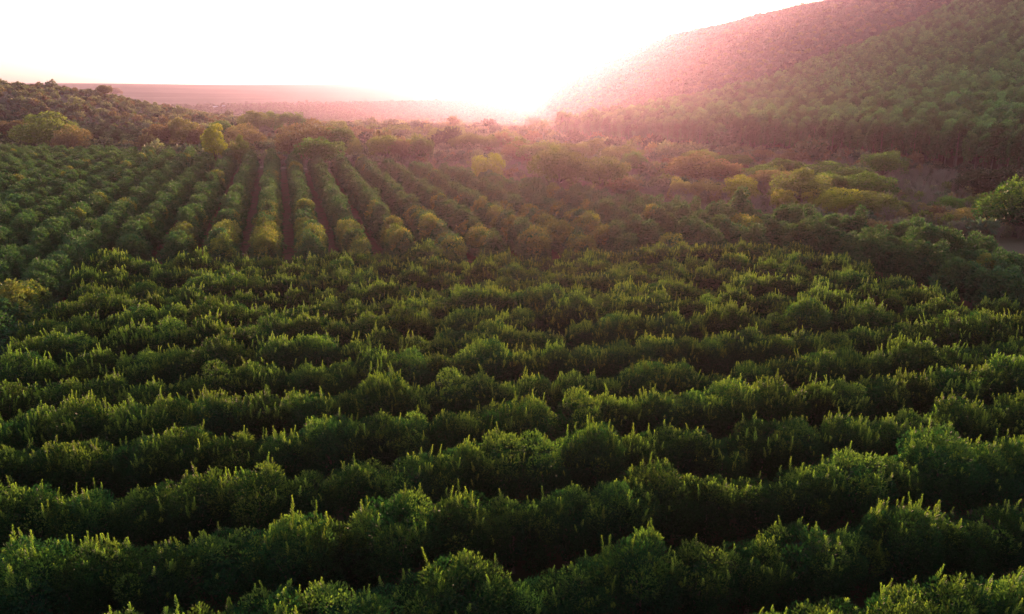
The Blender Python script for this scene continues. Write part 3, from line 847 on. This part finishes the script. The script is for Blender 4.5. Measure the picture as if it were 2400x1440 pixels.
# forest on the far hill
n = 60000
x = rng.uniform(20, 1100, n); y = rng.uniform(760, 1720, n)
z = height(x, y); rr = (x - 149) * -.605 + (y - 684) * .796
f = in_frame(x, y, z + 3, 40) & ((rr > 30) | (plantation_s(x, y) < 0)) & (y < 1690 - .27 * x)
x, y = x[f], y[f]
idx = rng.choice([0, 1, 2, 3, 5], len(x), p=[.12, .08, .1, .1, .6])
put('hill_forest', x, y, idx, rng.gamma(12, .1, len(x)), bush_v, 'hazy forest on the far hillside under the sun', 'forest')
# bush on the far plain
n = 60000
d = np.sqrt(rng.uniform(1150 ** 2, 2300 ** 2, n)) ; aa = rng.uniform(R(-35), R(12), n)

x, y = d * np.sin(aa), d * np.cos(aa)
f = in_frame(x, y, height(x, y) + 2, 30) & (wav(x, y, 240) + .8 * wav(x, y, 900) + rng.normal(size=n) * .5 > -.3) & ~((y > 760) & (y < 1720) & (x > 20))
x, y = x[f], y[f]; d = np.hypot(x, y)
idx = rng.choice([0, 1, 2, 3, 5], len(x), p=[.15, .1, .15, .1, .5])
idx[d > 1500] = 5
put('plain_bush', x, y, idx, rng.gamma(9, .075, len(x)) * np.interp(d, [1150, 4000], [1, 1.4]), bush_v, 'hazy bushland on the far plain', 'bushland')

# ---- dirt track along the far ends of the rows
def ribbon(name, pts, width, mat, lift=.06):
    pts = np.array(pts, float)
    t = np.linspace(0, len(pts) - 1, 80); P = np.stack([np.interp(t, np.arange(len(pts)), pts[:, k]) for k in (0, 1)], 1)
    for _ in range(6): P[1:-1] = (P[:-2] + 2 * P[1:-1] + P[2:]) / 4
    T = norm(np.gradient(P, axis=0)); S_ = np.stack([T[:, 1], -T[:, 0]], 1) * width / 2
    rows = []
    for s_ in (-1, -.33, .33, 1):
        q = P + S_ * s_ * (1 + .08 * np.sin(np.arange(len(P)) * 1.7))[:, None]
        rows.append(np.column_stack([q, height(q[:, 0], q[:, 1]) + lift + (0.0 if abs(s_) < 1 else -.03)]))
    V = np.stack(rows, 1).reshape(-1, 3); i, j = np.meshgrid(np.arange(len(P) - 1), np.arange(3), indexing='ij')
    F = np.stack([i * 4 + j, i * 4 + j + 1, (i + 1) * 4 + j + 1, (i + 1) * 4 + j], -1).reshape(-1, 4)
    g = Geo(); g.add(V, F, .5, 0)
    tag(link(name, g.mesh(name, mat)), kind='structure')
track_mat = plain_material('pale_dust', (.30, .21, .15), .95, (.20, .13, .09), .3)
ribbon('dirt_track', [(-300, 398), (-167, 360), (-97, 334), (-60, 322), (-24, 292), (-6, 268), (35, 218), (70, 190), (99, 142)], 4.5, track_mat)

# ---- small white rails at the row ends, sheds far out on the plain
def rail(px, py, length, lab):
    x, y, z, dep = at(px, py)
    e = link('white_rail', None, None, (x, y, z)); tag(e, lab, 'rail', 'white rails at the row ends')
    g = Geo(); g.box((0, 0, 1.05), (length, .12, .22)); link('top_rail', g.mesh('top_rail', M['white']), e)
    for q in (-1, 1):
        g = Geo(); g.box((q * (length / 2 - .2), .14, .5), (.14, .14, 1.1)); link('post', g.mesh('post', M['white']), e)
rail(395, 387, 2.6, 'short white rail between rows, left of the tall yellow tree')
rail(548, 390, 2.4, 'short white rail between rows, right of the tall yellow tree')
def shed(px, py, L, W, H, rz, lab):
    x, y, z, dep = at(px, py)
    e = link('farm_shed', None, None, (x, y, z)); e.rotation_euler = (0, 0, rz); tag(e, lab, 'shed', 'sheds on the far plain')
    g = Geo(); g.box((0, 0, H / 2 - .5), (L, W, H + 1)); wall = link('wall', g.mesh('wall', M['wall']), e)
    g = Geo()
    v = [(-L/2-.5, -W/2-.5, H), (L/2+.5, -W/2-.5, H), (L/2+.5, 0, H + 2.2), (-L/2-.5, 0, H + 2.2), (-L/2-.5, W/2+.5, H), (L/2+.5, W/2+.5, H)]
    g.add(v, [[0, 1, 2, 3], [3, 2, 5, 4], [0, 3, 4, 4], [1, 5, 5, 2]][:2], .5, 0); link('roof', g.mesh('roof', M['roof']), e)
    g = Geo(); g.box((L * .2, -W / 2 - .03, 1.4), (3, .1, 2.8)); link('door', g.mesh('door', M['wood']), e)
shed(505, 254, 11, 7, 3, .2, 'pale roofed shed on the far plain, left of two')
shed(524, 252, 8, 6, 3, -.1, 'smaller pale roofed shed on the far plain, right of two')
print('euc', len(X), 'far rest', len(rest), 'near', sum(len(r) for r in cand), 'hill', n)
